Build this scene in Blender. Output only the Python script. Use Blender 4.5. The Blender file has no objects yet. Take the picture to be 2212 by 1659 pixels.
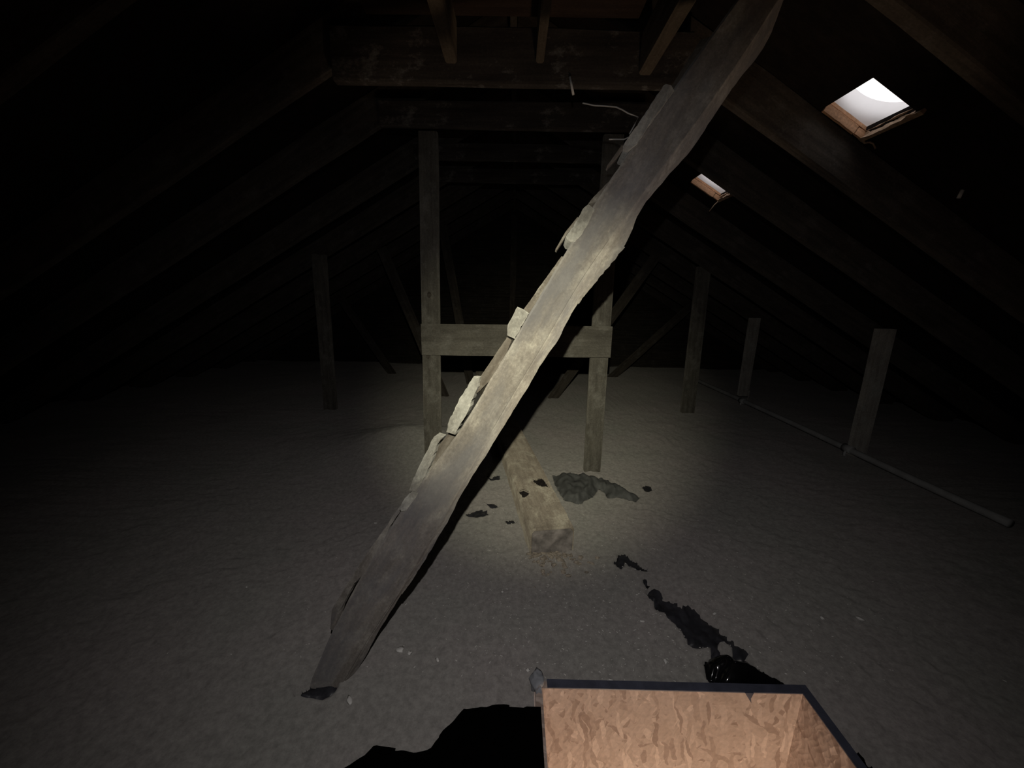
import bpy, bmesh, math, random
import numpy as np
from mathutils import Vector, Matrix, noise

random.seed(7)
SC = bpy.context.scene
COL = SC.collection

# ------------------------------------------------------------------ camera
cam_d = bpy.data.cameras.new('camera')
cam_d.sensor_fit = 'HORIZONTAL'; cam_d.sensor_width = 36.0
cam_d.lens = 36.0 * 830.0 / 2212.0
cam_d.clip_start = 0.02; cam_d.clip_end = 100
cam = bpy.data.objects.new('camera', cam_d); COL.objects.link(cam)
CAMROT = Matrix(((0.999789, -0.020203, 0.003819), (0.00818, 0.220401, -0.975375), (0.018864, 0.9752, 0.220519)))
cam.matrix_world = Matrix.Translation((0, 0, 0.95)) @ CAMROT.to_4x4()
SC.camera = cam

# ------------------------------------------------------------------ sky (overcast daylight above the roof vents)
world = bpy.data.worlds.new('sky'); SC.world = world; world.use_nodes = True
bg = world.node_tree.nodes['Background']
bg.inputs['Color'].default_value = (1.0, 0.965, 0.975, 1); bg.inputs['Strength'].default_value = 1.25

# ------------------------------------------------------------------ torch held just above the camera: bright core and wide spill
def torch(name, power, angle, blend, color, radius, aim):
    l = bpy.data.lights.new(name, 'SPOT'); l.energy = power; l.color = color
    l.spot_size = math.radians(angle); l.spot_blend = blend; l.shadow_soft_size = radius
    o = bpy.data.objects.new(name, l); COL.objects.link(o)
    o.location = (0.0, 0.0, 1.10)
    o.rotation_euler = (Vector(aim) - o.location).to_track_quat('-Z', 'Y').to_euler()
    return o
torch('torch_core', 60.0, 54, 1.0, (1.0, 0.955, 0.70), 0.006, (0.14, 2.0, 0.42))
torch('torch_spill', 14.0, 126, 1.0, (1.0, 0.955, 0.94), 0.006, (0.06, 1.3, 0.28))

# ------------------------------------------------------------------ colour management
vs = SC.view_settings
vs.view_transform = 'Standard'; vs.look = 'None'; vs.gamma = 1.0; vs.exposure = 0.0
vs.use_curve_mapping = False
SC.display_settings.display_device = 'sRGB'

# ------------------------------------------------------------------ materials
def new_mat(name):
    m = bpy.data.materials.new(name); m.use_nodes = True
    nt = m.node_tree
    return m, nt, nt.nodes['Principled BSDF']
def node(nt, kind, **kw):
    n = nt.nodes.new(kind)
    for k, v in kw.items():
        if k in n.inputs: n.inputs[k].default_value = v
        else: setattr(n, k, v)
    return n
def ramp(nt, fac, stops):
    r = nt.nodes.new('ShaderNodeValToRGB'); e = r.color_ramp.elements
    while len(e) < len(stops): e.new(0.5)
    for el, (p, c) in zip(e, stops):
        el.position = p; el.color = (c[0], c[1], c[2], 1)
    nt.links.new(fac, r.inputs['Fac']); return r.outputs['Color']
def coords(nt, scale, rot=(0, 0, 0), out='Object'):
    t = nt.nodes.new('ShaderNodeTexCoord'); mp = nt.nodes.new('ShaderNodeMapping')
    mp.inputs['Scale'].default_value = scale; mp.inputs['Rotation'].default_value = rot
    nt.links.new(t.outputs[out], mp.inputs['Vector']); return mp.outputs['Vector']
def mix(nt, fac, a, b, mode='MIX'):
    m = nt.nodes.new('ShaderNodeMix'); m.data_type = 'RGBA'; m.blend_type = mode
    if hasattr(fac, 'is_linked'): nt.links.new(fac, m.inputs[0])
    else: m.inputs[0].default_value = fac
    for i, v in ((6, a), (7, b)):
        if hasattr(v, 'is_linked'): nt.links.new(v, m.inputs[i])
        else: m.inputs[i].default_value = (v[0], v[1], v[2], 1)
    return m.outputs[2]
def bump(nt, bsdf, h, strength, dist):
    b = nt.nodes.new('ShaderNodeBump'); b.inputs['Strength'].default_value = strength; b.inputs['Distance'].default_value = dist
    nt.links.new(h, b.inputs['Height']); nt.links.new(b.outputs['Normal'], bsdf.inputs['Normal'])

def wood(name, dark, light, dust=None, dust_amt=0.0, rough=0.9, grain=1.0, bstr=0.4):
    m, nt, b = new_mat(name)
    g = node(nt, 'ShaderNodeTexNoise', Scale=1.0, Detail=8.0, Roughness=0.6)
    nt.links.new(coords(nt, (3 * grain, 45 * grain, 45 * grain)), g.inputs['Vector'])
    c = ramp(nt, g.outputs['Fac'], [(0.30, dark), (0.72, light)])
    p = node(nt, 'ShaderNodeTexNoise', Scale=7.0, Detail=5.0, Roughness=0.6)
    nt.links.new(coords(nt, (1, 1.4, 1.4)), p.inputs['Vector'])
    c = mix(nt, 0.55, c, ramp(nt, p.outputs['Fac'], [(0.3, (0.55, 0.52, 0.5)), (0.7, (1.25, 1.22, 1.18))]), 'MULTIPLY')
    if dust:
        d = node(nt, 'ShaderNodeTexNoise', Scale=16.0, Detail=9.0, Roughness=0.72)
        nt.links.new(coords(nt, (0.7, 1, 1)), d.inputs['Vector'])
        f = ramp(nt, d.outputs['Fac'], [(0.62 - dust_amt * 0.35, (0, 0, 0)), (0.80 - dust_amt * 0.3, (1, 1, 1))])
        c = mix(nt, f, c, dust)
    sp = node(nt, 'ShaderNodeTexNoise', Scale=150.0, Detail=3.0, Roughness=0.7)
    nt.links.new(coords(nt, (0.8, 1, 1)), sp.inputs['Vector'])
    c = mix(nt, 0.45, c, ramp(nt, sp.outputs['Fac'], [(0.34, (0.62, 0.61, 0.60)), (0.60, (1.12, 1.12, 1.12)), (0.72, (1.7, 1.68, 1.6))]), 'MULTIPLY')
    nt.links.new(c, b.inputs['Base Color']); b.inputs['Roughness'].default_value = rough
    b.inputs['Specular IOR Level'].default_value = 0.2; b.inputs['Diffuse Roughness'].default_value = 1.0
    bump(nt, b, g.outputs['Fac'], bstr, 0.004)
    return m

M = {}
M['dusty'] = wood('dusty_timber', (0.17, 0.155, 0.14), (0.27, 0.25, 0.225), (0.36, 0.34, 0.30), 0.4, 0.95, 1.0, 0.3)
M['cleat'] = wood('dusty_cleat', (0.19, 0.185, 0.17), (0.29, 0.285, 0.265), (0.37, 0.365, 0.335), 0.55, 0.95, 1.2, 0.3)
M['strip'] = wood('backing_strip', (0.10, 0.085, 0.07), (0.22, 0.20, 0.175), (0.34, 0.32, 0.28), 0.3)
M['floor_beam'] = wood('floor_timber', (0.24, 0.205, 0.17), (0.40, 0.36, 0.30), (0.5, 0.46, 0.38), 0.4)
M['post'] = wood('grey_post', (0.12, 0.112, 0.095), (0.21, 0.20, 0.175), (0.26, 0.25, 0.22), 0.3)
M['post_pale'] = wood('pale_post', (0.34, 0.32, 0.29), (0.50, 0.48, 0.43), (0.5, 0.5, 0.45), 0.3)
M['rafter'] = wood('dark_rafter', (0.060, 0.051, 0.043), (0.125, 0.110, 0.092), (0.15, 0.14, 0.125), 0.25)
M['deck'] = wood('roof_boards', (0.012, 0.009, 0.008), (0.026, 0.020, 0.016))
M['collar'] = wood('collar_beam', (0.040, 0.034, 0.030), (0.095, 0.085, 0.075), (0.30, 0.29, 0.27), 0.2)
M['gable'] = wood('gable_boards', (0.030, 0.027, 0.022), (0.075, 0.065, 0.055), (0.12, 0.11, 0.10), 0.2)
M['joist'] = wood('brown_joist', (0.085, 0.068, 0.050), (0.17, 0.14, 0.105))
M['panel'] = wood('brown_panel', (0.045, 0.031, 0.023), (0.075, 0.052, 0.039))
M['fresh'] = wood('cut_wood', (0.55, 0.32, 0.18), (0.78, 0.50, 0.31), None, 0, 0.8, 2.0, 0.2)

def plain(name, col, rough=0.8, spec=0.3, var=0.25, scale=20.0, bstr=0.0):
    m, nt, b = new_mat(name)
    n = node(nt, 'ShaderNodeTexNoise', Scale=scale, Detail=6.0, Roughness=0.6)
    nt.links.new(coords(nt, (1, 1, 1)), n.inputs['Vector'])
    lo = tuple(c * (1 - var) for c in col); hi = tuple(min(1, c * (1 + var)) for c in col)
    nt.links.new(ramp(nt, n.outputs['Fac'], [(0.3, lo), (0.7, hi)]), b.inputs['Base Color'])
    b.inputs['Roughness'].default_value = rough; b.inputs['Specular IOR Level'].default_value = spec
    if bstr: bump(nt, b, n.outputs['Fac'], bstr, 0.005)
    return m
M['black_film'] = plain('black_film', (0.040, 0.040, 0.047), 0.40, 0.4, 0.6, 22, 0.4)
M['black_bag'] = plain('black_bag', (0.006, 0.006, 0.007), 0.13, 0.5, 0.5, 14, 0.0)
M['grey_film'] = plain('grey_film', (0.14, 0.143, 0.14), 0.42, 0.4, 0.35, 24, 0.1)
M['patch'] = plain('black_patch', (0.0012, 0.0011, 0.0010), 0.95, 0.02, 0.5, 30)
M['tape'] = plain('slate_tape', (0.085, 0.090, 0.125), 0.5, 0.3, 0.3, 25)
M['foam'] = plain('pale_foam', (0.36, 0.37, 0.40), 0.9, 0.1, 0.2, 40, 0.3)
M['pipe'] = plain('pale_pipe', (0.58, 0.58, 0.56), 0.55, 0.3, 0.2, 9)
M['vent'] = plain('white_vent', (0.80, 0.79, 0.79), 0.6, 0.3, 0.03, 8)
M['felt'] = plain('torn_felt', (0.42, 0.30, 0.21), 0.95, 0.1, 0.3, 60, 0.3)
M['wire'] = plain('dull_wire', (0.30, 0.29, 0.27), 0.5, 0.4, 0.1)
M['scrap'] = plain('paper_scrap', (0.80, 0.78, 0.74), 0.9, 0.1, 0.15, 60)
M['bright'] = plain('pale_splinter', (0.92, 0.90, 0.86), 0.8, 0.2, 0.1, 60)
M['room'] = plain('plaster', (0.6, 0.56, 0.5), 0.9, 0.1, 0.05)
M['crumb'] = plain('brown_crumb', (0.36, 0.31, 0.26), 0.95, 0.1, 0.4, 90)
M['hidden_stuff'] = plain('end_grain', (0.26, 0.235, 0.225), 0.9, 0.1, 0.55, 26, 0.3)
M['stain'] = plain('bare_dark_wood', (0.035, 0.030, 0.028), 0.9, 0.1, 0.4, 80)

# grey weathered smears on the leaning timber
nt = M['dusty'].node_tree; b = nt.nodes['Principled BSDF']
old = b.inputs['Base Color'].links[0].from_socket
sm = node(nt, 'ShaderNodeTexNoise', Scale=3.2, Detail=7.0, Roughness=0.65)
nt.links.new(coords(nt, (0.8, 3.0, 3.0)), sm.inputs['Vector'])
nt.links.new(mix(nt, ramp(nt, sm.outputs['Fac'], [(0.44, (0, 0, 0)), (0.62, (0.75, 0.75, 0.75))]), old, (0.135, 0.132, 0.140)), b.inputs['Base Color'])
# loose grey insulation
m, nt, b = new_mat('loose_insulation')
n1 = node(nt, 'ShaderNodeTexNoise', Scale=2.2, Detail=3.0, Roughness=0.5)
n2 = node(nt, 'ShaderNodeTexNoise', Scale=60.0, Detail=9.0, Roughness=0.75)
n3 = node(nt, 'ShaderNodeTexVoronoi', Scale=70.0)
for n_ in (n1, n2, n3): nt.links.new(coords(nt, (1, 1, 1)), n_.inputs['Vector'])
c = ramp(nt, n1.outputs['Fac'], [(0.35, (0.345, 0.335, 0.31)), (0.65, (0.375, 0.345, 0.33))])
c = mix(nt, 0.55, c, ramp(nt, n2.outputs['Fac'], [(0.30, (0.45, 0.45, 0.45)), (0.70, (1.5, 1.5, 1.5))]), 'MULTIPLY')
fl = ramp(nt, n3.outputs['Distance'], [(0.05, (1, 1, 1)), (0.12, (0, 0, 0))])
n4 = node(nt, 'ShaderNodeTexNoise', Scale=34.0, Detail=1.0)
nt.links.new(coords(nt, (1, 1, 1)), n4.inputs['Vector'])
gate = ramp(nt, n4.outputs['Fac'], [(0.60, (0, 0, 0)), (0.66, (1, 1, 1))])
c = mix(nt, mix(nt, 1.0, fl, gate, 'MULTIPLY'), c, (0.42, 0.40, 0.36))
nt.links.new(c, b.inputs['Base Color']); b.inputs['Roughness'].default_value = 1.0
b.inputs['Specular IOR Level'].default_value = 0.05; b.inputs['Diffuse Roughness'].default_value = 0.75
b.inputs['Sheen Weight'].default_value = 0.02; b.inputs['Sheen Roughness'].default_value = 0.6; b.inputs['Sheen Tint'].default_value = (0.8, 0.76, 0.7, 1)
bump(nt, b, n2.outputs['Fac'], 0.55, 0.008)
M['insulation'] = m

# oriented strand board: flakes lying in several directions
def osb(name, axis_u, axis_v):
    m, nt, b = new_mat(name)
    t = nt.nodes.new('ShaderNodeTexCoord')
    wn = node(nt, 'ShaderNodeTexNoise', Scale=22.0, Detail=2.0)
    nt.links.new(t.outputs['Object'], wn.inputs['Vector'])
    warp = nt.nodes.new('ShaderNodeMix'); warp.data_type = 'VECTOR'; warp.inputs[0].default_value = 0.03
    nt.links.new(t.outputs['Object'], warp.inputs[4]); nt.links.new(wn.outputs['Color'], warp.inputs[5])
    layers = []; hts = []
    for k, (ang, sc) in enumerate(((0.25, 1.3), (1.15, 1.5), (-0.65, 1.2), (1.75, 1.6))):
        mp = nt.nodes.new('ShaderNodeMapping'); mp.inputs['Location'].default_value = (k * 1.7, k * .9, k * 2.1)
        if axis_v == 'z' and axis_u == 'x':
            mp.inputs['Rotation'].default_value = (0, ang, 0); mp.inputs['Scale'].default_value = (11 * sc, 1, 62 * sc)
        elif axis_u == 'y':
            mp.inputs['Rotation'].default_value = (ang, 0, 0); mp.inputs['Scale'].default_value = (1, 11 * sc, 62 * sc)
        mp.vector_type = 'TEXTURE' if False else 'POINT'
        # rotate first, then stretch
        rot = nt.nodes.new('ShaderNodeMapping'); rot.inputs['Rotation'].default_value = mp.inputs['Rotation'].default_value
        mp.inputs['Rotation'].default_value = (0, 0, 0)
        nt.links.new(warp.outputs[1], rot.inputs['Vector']); nt.links.new(rot.outputs['Vector'], mp.inputs['Vector'])
        v = node(nt, 'ShaderNodeTexVoronoi', Scale=1.0, Randomness=1.0)
        nt.links.new(mp.outputs['Vector'], v.inputs['Vector'])
        s = nt.nodes.new('ShaderNodeSeparateColor'); nt.links.new(v.outputs['Color'], s.inputs['Color'])
        col = ramp(nt, s.outputs['Red'], [(0.0, (0.37, 0.275, 0.23)), (0.25, (0.53, 0.42, 0.36)), (0.8, (0.58, 0.465, 0.405)), (1.0, (0.72, 0.59, 0.515))])
        layers.append((col, s.outputs['Green'])); hts.append(v.outputs['Distance'])
    c = layers[0][0]
    for k in range(1, 4):
        gate = ramp(nt, layers[k][1], [(0.50, (0, 0, 0)), (0.52, (1, 1, 1))])
        c = mix(nt, gate, c, layers[k][0])
    fn = node(nt, 'ShaderNodeTexNoise', Scale=90.0, Detail=4.0)
    nt.links.new(t.outputs['Object'], fn.inputs['Vector'])
    c = mix(nt, 0.4, c, ramp(nt, fn.outputs['Fac'], [(0.3, (0.7, 0.7, 0.7)), (0.7, (1.2, 1.2, 1.2))]), 'MULTIPLY')
    nt.links.new(c, b.inputs['Base Color']); b.inputs['Roughness'].default_value = 0.75
    b.inputs['Specular IOR Level'].default_value = 0.2
    bump(nt, b, hts[1], 0.35, 0.004)
    return m
M['osb_x'] = osb('strand_board_far', 'x', 'z')
M['osb_y'] = osb('strand_board_side', 'y', 'z')
m, nt, b = new_mat('lit_bulb')
b.inputs['Emission Color'].default_value = (1.0, 0.74, 0.53, 1); b.inputs['Emission Strength'].default_value = 84.0
b.inputs['Base Color'].default_value = (0.8, 0.8, 0.8, 1)
M['bulb'] = m

# ------------------------------------------------------------------ helpers
def tag(o, label=None, cat=None, group=None, kind=None):
    if label: o['label'] = label
    if cat: o['category'] = cat
    if group: o['group'] = group
    if kind: o['kind'] = kind
    return o
def mesh_obj(name, verts, faces, mat, parent=None, mw=None, smooth=False):
    me = bpy.data.meshes.new(name); me.from_pydata([tuple(v) for v in verts], [], faces)
    bm = bmesh.new(); bm.from_mesh(me); bmesh.ops.recalc_face_normals(bm, faces=bm.faces); bm.to_mesh(me); bm.free()
    if smooth:
        for p in me.polygons: p.use_smooth = True
    me.materials.append(mat)
    o = bpy.data.objects.new(name, me); COL.objects.link(o)
    if mw is not None: o.matrix_basis = mw
    if parent is not None:
        o.parent = parent
        if mw is not None: o.matrix_basis = Matrix.Translation(-parent.location) @ mw
        else: o.matrix_basis = Matrix.Translation(-parent.location)
    return o
def empty(name, loc):
    o = bpy.data.objects.new(name, None); COL.objects.link(o); o.location = loc; o.empty_display_size = 0.1
    return o
def frame(p0, p1, wdir):
    p0 = Vector(p0); p1 = Vector(p1); x = (p1 - p0).normalized(); w = Vector(wdir)
    y = (w - x * w.dot(x)).normalized(); z = x.cross(y)
    return Matrix.Translation(p0) @ Matrix((x, y, z)).transposed().to_4x4(), (p1 - p0).length
def timber(name, p0, p1, w, t, wdir, mat, parent=None, segs=14, jit=0.003, ch=0.006, seed=0, cut0=0.0, cut1=0.0):
    """rough sawn timber: local x along it, width w along wdir, thickness t; chamfered section, uneven edges"""
    mw, L = frame(p0, p1, wdir)
    hw, ht = w / 2, t / 2; ch = min(ch, hw * .4, ht * .4)
    prof = [(-hw + ch, -ht), (hw - ch, -ht), (hw, -ht + ch), (hw, ht - ch), (hw - ch, ht), (-hw + ch, ht), (-hw, ht - ch), (-hw, -ht + ch)]
    V = []; F = []
    for i in range(segs + 1):
        f = i / segs
        for k, (y, z) in enumerate(prof):
            x = L * f + (cut0 * (1 - f) + cut1 * f) * y
            nz = noise.noise_vector(Vector((L * f * 3.1 + seed * 7.3, y * 9, z * 9 + seed)))
            V.append((x, y + nz.y * jit, z + nz.z * jit))
    for i in range(segs):
        for k in range(8):
            a = i * 8 + k; c = i * 8 + (k + 1) % 8
            F.append((a, c, c + 8, a + 8))
    F.append(tuple(range(8))[::-1]); F.append(tuple(segs * 8 + k for k in range(8)))
    return mesh_obj(name, V, F, mat, parent, mw)
def box(name, lo, hi, mat, parent=None):
    lo = Vector(lo); hi = Vector(hi)
    base = Vector(((lo.x + hi.x) / 2, (lo.y + hi.y) / 2, lo.z)); d = (hi - lo) / 2
    V = [(sx * d.x, sy * d.y, z) for z in (0, 2 * d.z) for sx, sy in ((-1, -1), (1, -1), (1, 1), (-1, 1))]
    F = [(3, 2, 1, 0), (4, 5, 6, 7)] + [(i, (i + 1) % 4, 4 + (i + 1) % 4, 4 + i) for i in range(4)]
    return mesh_obj(name, V, F, mat, parent, Matrix.Translation(base))
def tube_path(name, pts, r, mat, parent=None, n=8, r_end=None):
    pts = [Vector(p) for p in pts]; base = pts[0].copy(); V = []; F = []
    for i, p in enumerate(pts):
        t = (pts[min(i + 1, len(pts) - 1)] - pts[max(i - 1, 0)]).normalized()
        a = t.orthogonal().normalized() if abs(t.z) > 0.9 else t.cross(Vector((0, 0, 1))).normalized()
        c = t.cross(a); rr = r if r_end is None else r + (r_end - r) * i / (len(pts) - 1)
        for k in range(n):
            an = 2 * math.pi * k / n
            V.append(p - base + a * math.cos(an) * rr + c * math.sin(an) * rr)
    for i in range(len(pts) - 1):
        for k in range(n):
            F.append((i * n + k, i * n + (k + 1) % n, (i + 1) * n + (k + 1) % n, (i + 1) * n + k))
    F.append(tuple(range(n))[::-1]); F.append(tuple((len(pts) - 1) * n + k for k in range(n)))
    return mesh_obj(name, V, F, mat, parent, Matrix.Translation(base), True)

# ------------------------------------------------------------------ measured outlines (metres)
BEAM_L = [[-0.0449,-0.0452],[0.0641,-0.0653],[0.1655,-0.0732],[0.2444,-0.0793],[0.3502,-0.0789],[0.4314,-0.0806],[0.4941,-0.0783],[0.5575,-0.0741],[0.6492,-0.0664],[0.7208,-0.0576],[0.823,-0.0616],[0.9388,-0.0619],[1.0381,-0.0657],[1.1316,-0.0667],[1.2357,-0.0688],[1.3412,-0.0701],[1.4107,-0.0668],[1.4869,-0.0633],[1.5611,-0.0578],[1.6287,-0.0523],[1.7436,-0.0477],[1.8611,-0.0375],[1.9421,-0.0333],[2.0441,-0.0295]]
BEAM_M = [[0.0217,0.0215],[0.1578,0.0157],[0.2624,0.0208],[0.3916,0.0168],[0.4803,0.0164],[0.5728,0.0131],[0.6564,0.008],[0.7469,0.0047],[0.8117,0.0037],[0.9273,0.0005],[1.0029,0.0009],[1.1013,-0.0034],[1.1632,-0.0043],[1.2462,-0.0],[1.3353,0.0059],[1.4879,0.0198],[1.6552,0.0339],[1.8028,0.0401],[1.9043,0.0391],[1.9751,0.0456],[2.0613,0.0413]]
BEAM_R = [[0.0185,0.0363],[0.1831,0.0285],[0.2929,0.0298],[0.3834,0.0322],[0.4726,0.0319],[0.5766,0.0234],[0.6832,0.0235],[0.765,0.0232],[0.8667,0.0235],[0.9521,0.0211],[1.0205,0.0249],[1.1044,0.0185],[1.1703,0.0243],[1.2195,0.0311],[1.2522,0.0365],[1.2941,0.0424],[1.3888,0.0273],[1.4952,0.0425],[1.5546,0.0552],[1.6877,0.0575],[1.7586,0.0615],[1.8184,0.0722],[1.8865,0.0671],[1.947,0.0496],[2.0205,0.0563],[2.1124,0.0563]]
CLEATS = {"cleat_a":[[0.9861,-0.0949],[1.0339,-0.0976],[1.0366,-0.0827],[1.0352,-0.0665],[0.9679,-0.0644],[0.9646,-0.0843]],"cleat_b":[[0.8417,-0.1003],[0.8468,-0.0879],[0.8248,-0.0795],[0.7811,-0.0723],[0.76,-0.0685],[0.6984,-0.0661],[0.6928,-0.0876],[0.7158,-0.0951],[0.7839,-0.1013]],"cleat_c":[[0.6475,-0.1048],[0.6667,-0.1059],[0.6709,-0.0888],[0.6521,-0.0892],[0.595,-0.0783],[0.5504,-0.0725],[0.5268,-0.0715],[0.5219,-0.0898],[0.5741,-0.0987]],"cleat_d":[[0.5242,-0.0819],[0.5267,-0.0674],[0.5139,-0.0663],[0.4736,-0.07],[0.4671,-0.0781],[0.4703,-0.0879],[0.4883,-0.0895]],"cleat_h":[[1.2813,-0.0848],[1.3082,-0.0867],[1.3178,-0.0828],[1.3157,-0.0639],[1.2918,-0.0589],[1.2536,-0.0574],[1.2282,-0.0628],[1.2227,-0.0782],[1.2285,-0.0869],[1.2569,-0.0846]],"cleat_j":[[1.5508,-0.0795],[1.6246,-0.0777],[1.631,-0.0746],[1.6338,-0.0617],[1.6284,-0.0509],[1.5568,-0.0551],[1.4867,-0.0595],[1.4625,-0.0663],[1.4593,-0.0778],[1.4652,-0.0841]]}
STRIPS = {"upper":[[1.6622,-0.0632],[1.7796,-0.0626],[1.7957,-0.0468],[1.6686,-0.0459]],"mid_high":[[1.4385,-0.0637],[1.4982,-0.0608],[1.3575,-0.0637],[1.3317,-0.0861],[1.3526,-0.0825]],"mid":[[1.1954,-0.0745],[1.1986,-0.0648],[1.147,-0.0547],[1.0353,-0.0573],[1.0035,-0.0772],[1.0418,-0.0851]],"mid_low":[[0.9621,-0.0847],[0.9613,-0.0709],[0.8841,-0.0565],[0.8056,-0.0752],[0.8044,-0.0879],[0.8438,-0.0892]],"low":[[0.6899,-0.0827],[0.6901,-0.0652],[0.6332,-0.0576],[0.5634,-0.0698],[0.6115,-0.092]],"foot":[[0.4506,-0.0936],[0.4494,-0.0846],[0.4001,-0.0868],[0.3566,-0.0773],[0.3009,-0.0731],[0.2234,-0.0884],[0.145,-0.084],[0.0862,-0.069],[0.0861,-0.0802],[0.133,-0.1023],[0.2384,-0.1029],[0.3188,-0.1005],[0.3933,-0.0951]]}
BLADES = [[[1.282,-0.0878],[1.2783,-0.0817],[1.2364,-0.0881],[1.193,-0.0886],[1.1931,-0.0925],[1.2393,-0.0936]],[[1.4704,-0.0874],[1.4678,-0.0796],[1.443,-0.0811],[1.4127,-0.0879],[1.4143,-0.0914]]]
WIRES = [[[1.5055,-0.2147],[1.5174,-0.19],[1.5291,-0.1678],[1.5368,-0.1443],[1.535,-0.1272],[1.5343,-0.112],[1.542,-0.0886],[1.5249,-0.0875],[1.5041,-0.0866]],[[1.467,-0.1198],[1.478,-0.107],[1.4875,-0.0908],[1.5021,-0.0779]]]
AX = {"A":[-0.4358,0.7696,0.0],"a":[0.50844,0.13342,0.8507],"u":[0.86021,-0.12363,-0.49473],"n":[-0.03916,-0.98332,0.17762]}
GAPS = {"duct":[[0.23,1.952],[0.295,1.97],[0.341,1.957],[0.39,1.959],[0.509,1.935],[0.563,1.879],[0.61,1.813],[0.64,1.762],[0.605,1.712],[0.572,1.722],[0.531,1.757],[0.487,1.731],[0.48,1.807],[0.447,1.832],[0.405,1.752],[0.379,1.714],[0.328,1.665],[0.308,1.653],[0.289,1.687],[0.269,1.674],[0.249,1.758],[0.233,1.85]],"crack":[[0.419,1.301],[0.444,1.316],[0.449,1.293],[0.466,1.28],[0.485,1.245],[0.515,1.217],[0.493,1.216],[0.467,1.224],[0.449,1.24],[0.431,1.261],[0.42,1.274],[0.414,1.239],[0.403,1.23],[0.392,1.255],[0.398,1.269],[0.416,1.278]],"long":[[0.472,1.123],[0.496,1.131],[0.507,1.117],[0.502,1.089],[0.507,1.075],[0.536,1.07],[0.556,1.057],[0.559,1.041],[0.574,1.058],[0.592,1.048],[0.598,1.008],[0.612,0.997],[0.633,0.983],[0.636,0.952],[0.652,0.923],[0.666,0.908],[0.668,0.889],[0.643,0.869],[0.63,0.876],[0.64,0.893],[0.632,0.928],[0.612,0.933],[0.589,0.919],[0.595,0.899],[0.587,0.879],[0.572,0.876],[0.581,0.899],[0.572,0.906],[0.544,0.908],[0.521,0.912],[0.528,0.923],[0.515,0.943],[0.514,0.98],[0.499,1.003],[0.496,1.027],[0.476,1.039],[0.486,1.071],[0.468,1.095]],"bag":[[0.538,0.852],[0.563,0.868],[0.601,0.879],[0.614,0.859],[0.638,0.855],[0.672,0.836],[0.722,0.805],[0.713,0.793],[0.553,0.787],[0.543,0.801],[0.548,0.819],[0.53,0.81],[0.533,0.828]],"s1":[[-0.197,1.547],[-0.155,1.579],[-0.114,1.57],[-0.106,1.53],[-0.137,1.509],[-0.182,1.517]],"s2":[[-0.113,1.63],[-0.078,1.631],[-0.061,1.599],[-0.087,1.587]],"s3":[[-0.019,1.499],[0.009,1.51],[0.014,1.481],[-0.005,1.471]],"s4":[[-0.129,1.898],[-0.104,1.877],[-0.071,1.901],[-0.06,1.858],[-0.102,1.852]],"s5":[[0.693,1.871],[0.732,1.887],[0.736,1.831],[0.693,1.81]],"hair":[[0.474,1.174],[0.482,1.172],[0.483,1.145],[0.475,1.138]],"foot":[[-0.505,0.748],[-0.489,0.765],[-0.473,0.775],[-0.433,0.773],[-0.427,0.75],[-0.457,0.743]],"side":[[0.76,0.704],[0.777,0.668],[0.788,0.619],[0.797,0.569],[0.741,0.568],[0.744,0.618]]}
SHEET = [[-0.381,0.508],[-0.354,0.557],[-0.325,0.584],[-0.303,0.606],[-0.279,0.631],[-0.241,0.631],[-0.184,0.621],[-0.164,0.63],[-0.137,0.67],[-0.104,0.72],[-0.072,0.725],[0.088,0.724],[0.085,0.589],[0.085,0.517]]
SPOTS = [[0.103,1.656],[0.145,1.677],[0.163,1.604],[0.129,1.608],None,[0.039,1.547],[0.054,1.559],[0.078,1.537],[0.052,1.498]]
CHIPS = [[-0.296,0.866],[-0.27,0.861],[-0.378,0.729],[-0.575,1.458],[-0.023,1.089],[1.093,1.015],[0.979,1.017],[0.427,0.855],[0.266,0.798],[0.646,1.022],[0.408,0.987],[0.053,0.822],[-0.189,0.843],[-0.857,1.069]]


RX, RZ, SL = -0.03, 2.07, 0.576            # ridge position, ridge height and slope of the rafter undersides
RD = 0.16                                  # rafter depth measured vertically
COSR = 1 / math.sqrt(1 + SL * SL)
RY = [0.48 + 0.535 * k for k in range(10)]; RY[3] = 2.015
def under(x): return RZ - SL * abs(x - RX)
YB, YF = -1.2, 5.50                        # back and far ends of the attic

# ------------------------------------------------------------------ floor: loose-fill insulation as a height field with torn gaps
def inside_dist(px, py, poly):
    """signed distance to polygon, negative inside (arrays)"""
    d = np.full(px.shape, 1e9); ins = np.zeros(px.shape, bool); n = len(poly)
    for i in range(n):
        ax, ay = poly[i]; bx, by = poly[(i + 1) % n]
        ex, ey = bx - ax, by - ay; L2 = ex * ex + ey * ey + 1e-12
        t = np.clip(((px - ax) * ex + (py - ay) * ey) / L2, 0, 1)
        d = np.minimum(d, np.hypot(px - ax - t * ex, py - ay - t * ey))
        cond = (ay > py) != (by > py)
        with np.errstate(divide='ignore', invalid='ignore'):
            xi = (bx - ax) * (py - ay) / (by - ay + 1e-12) + ax
        ins ^= cond & (px < xi)
    return np.where(ins, -d, d)
RNG = np.random.default_rng(3)
TAB = RNG.random((256, 256))
def vnoise(x, y):
    xi = np.floor(x).astype(int); yi = np.floor(y).astype(int); fx = x - xi; fy = y - yi
    fx = fx * fx * (3 - 2 * fx); fy = fy * fy * (3 - 2 * fy)
    g = lambda a, b_: TAB[a % 256, b_ % 256]
    return (g(xi, yi) * (1 - fx) + g(xi + 1, yi) * fx) * (1 - fy) + (g(xi, yi + 1) * (1 - fx) + g(xi + 1, yi + 1) * fx) * fy - 0.5
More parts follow.
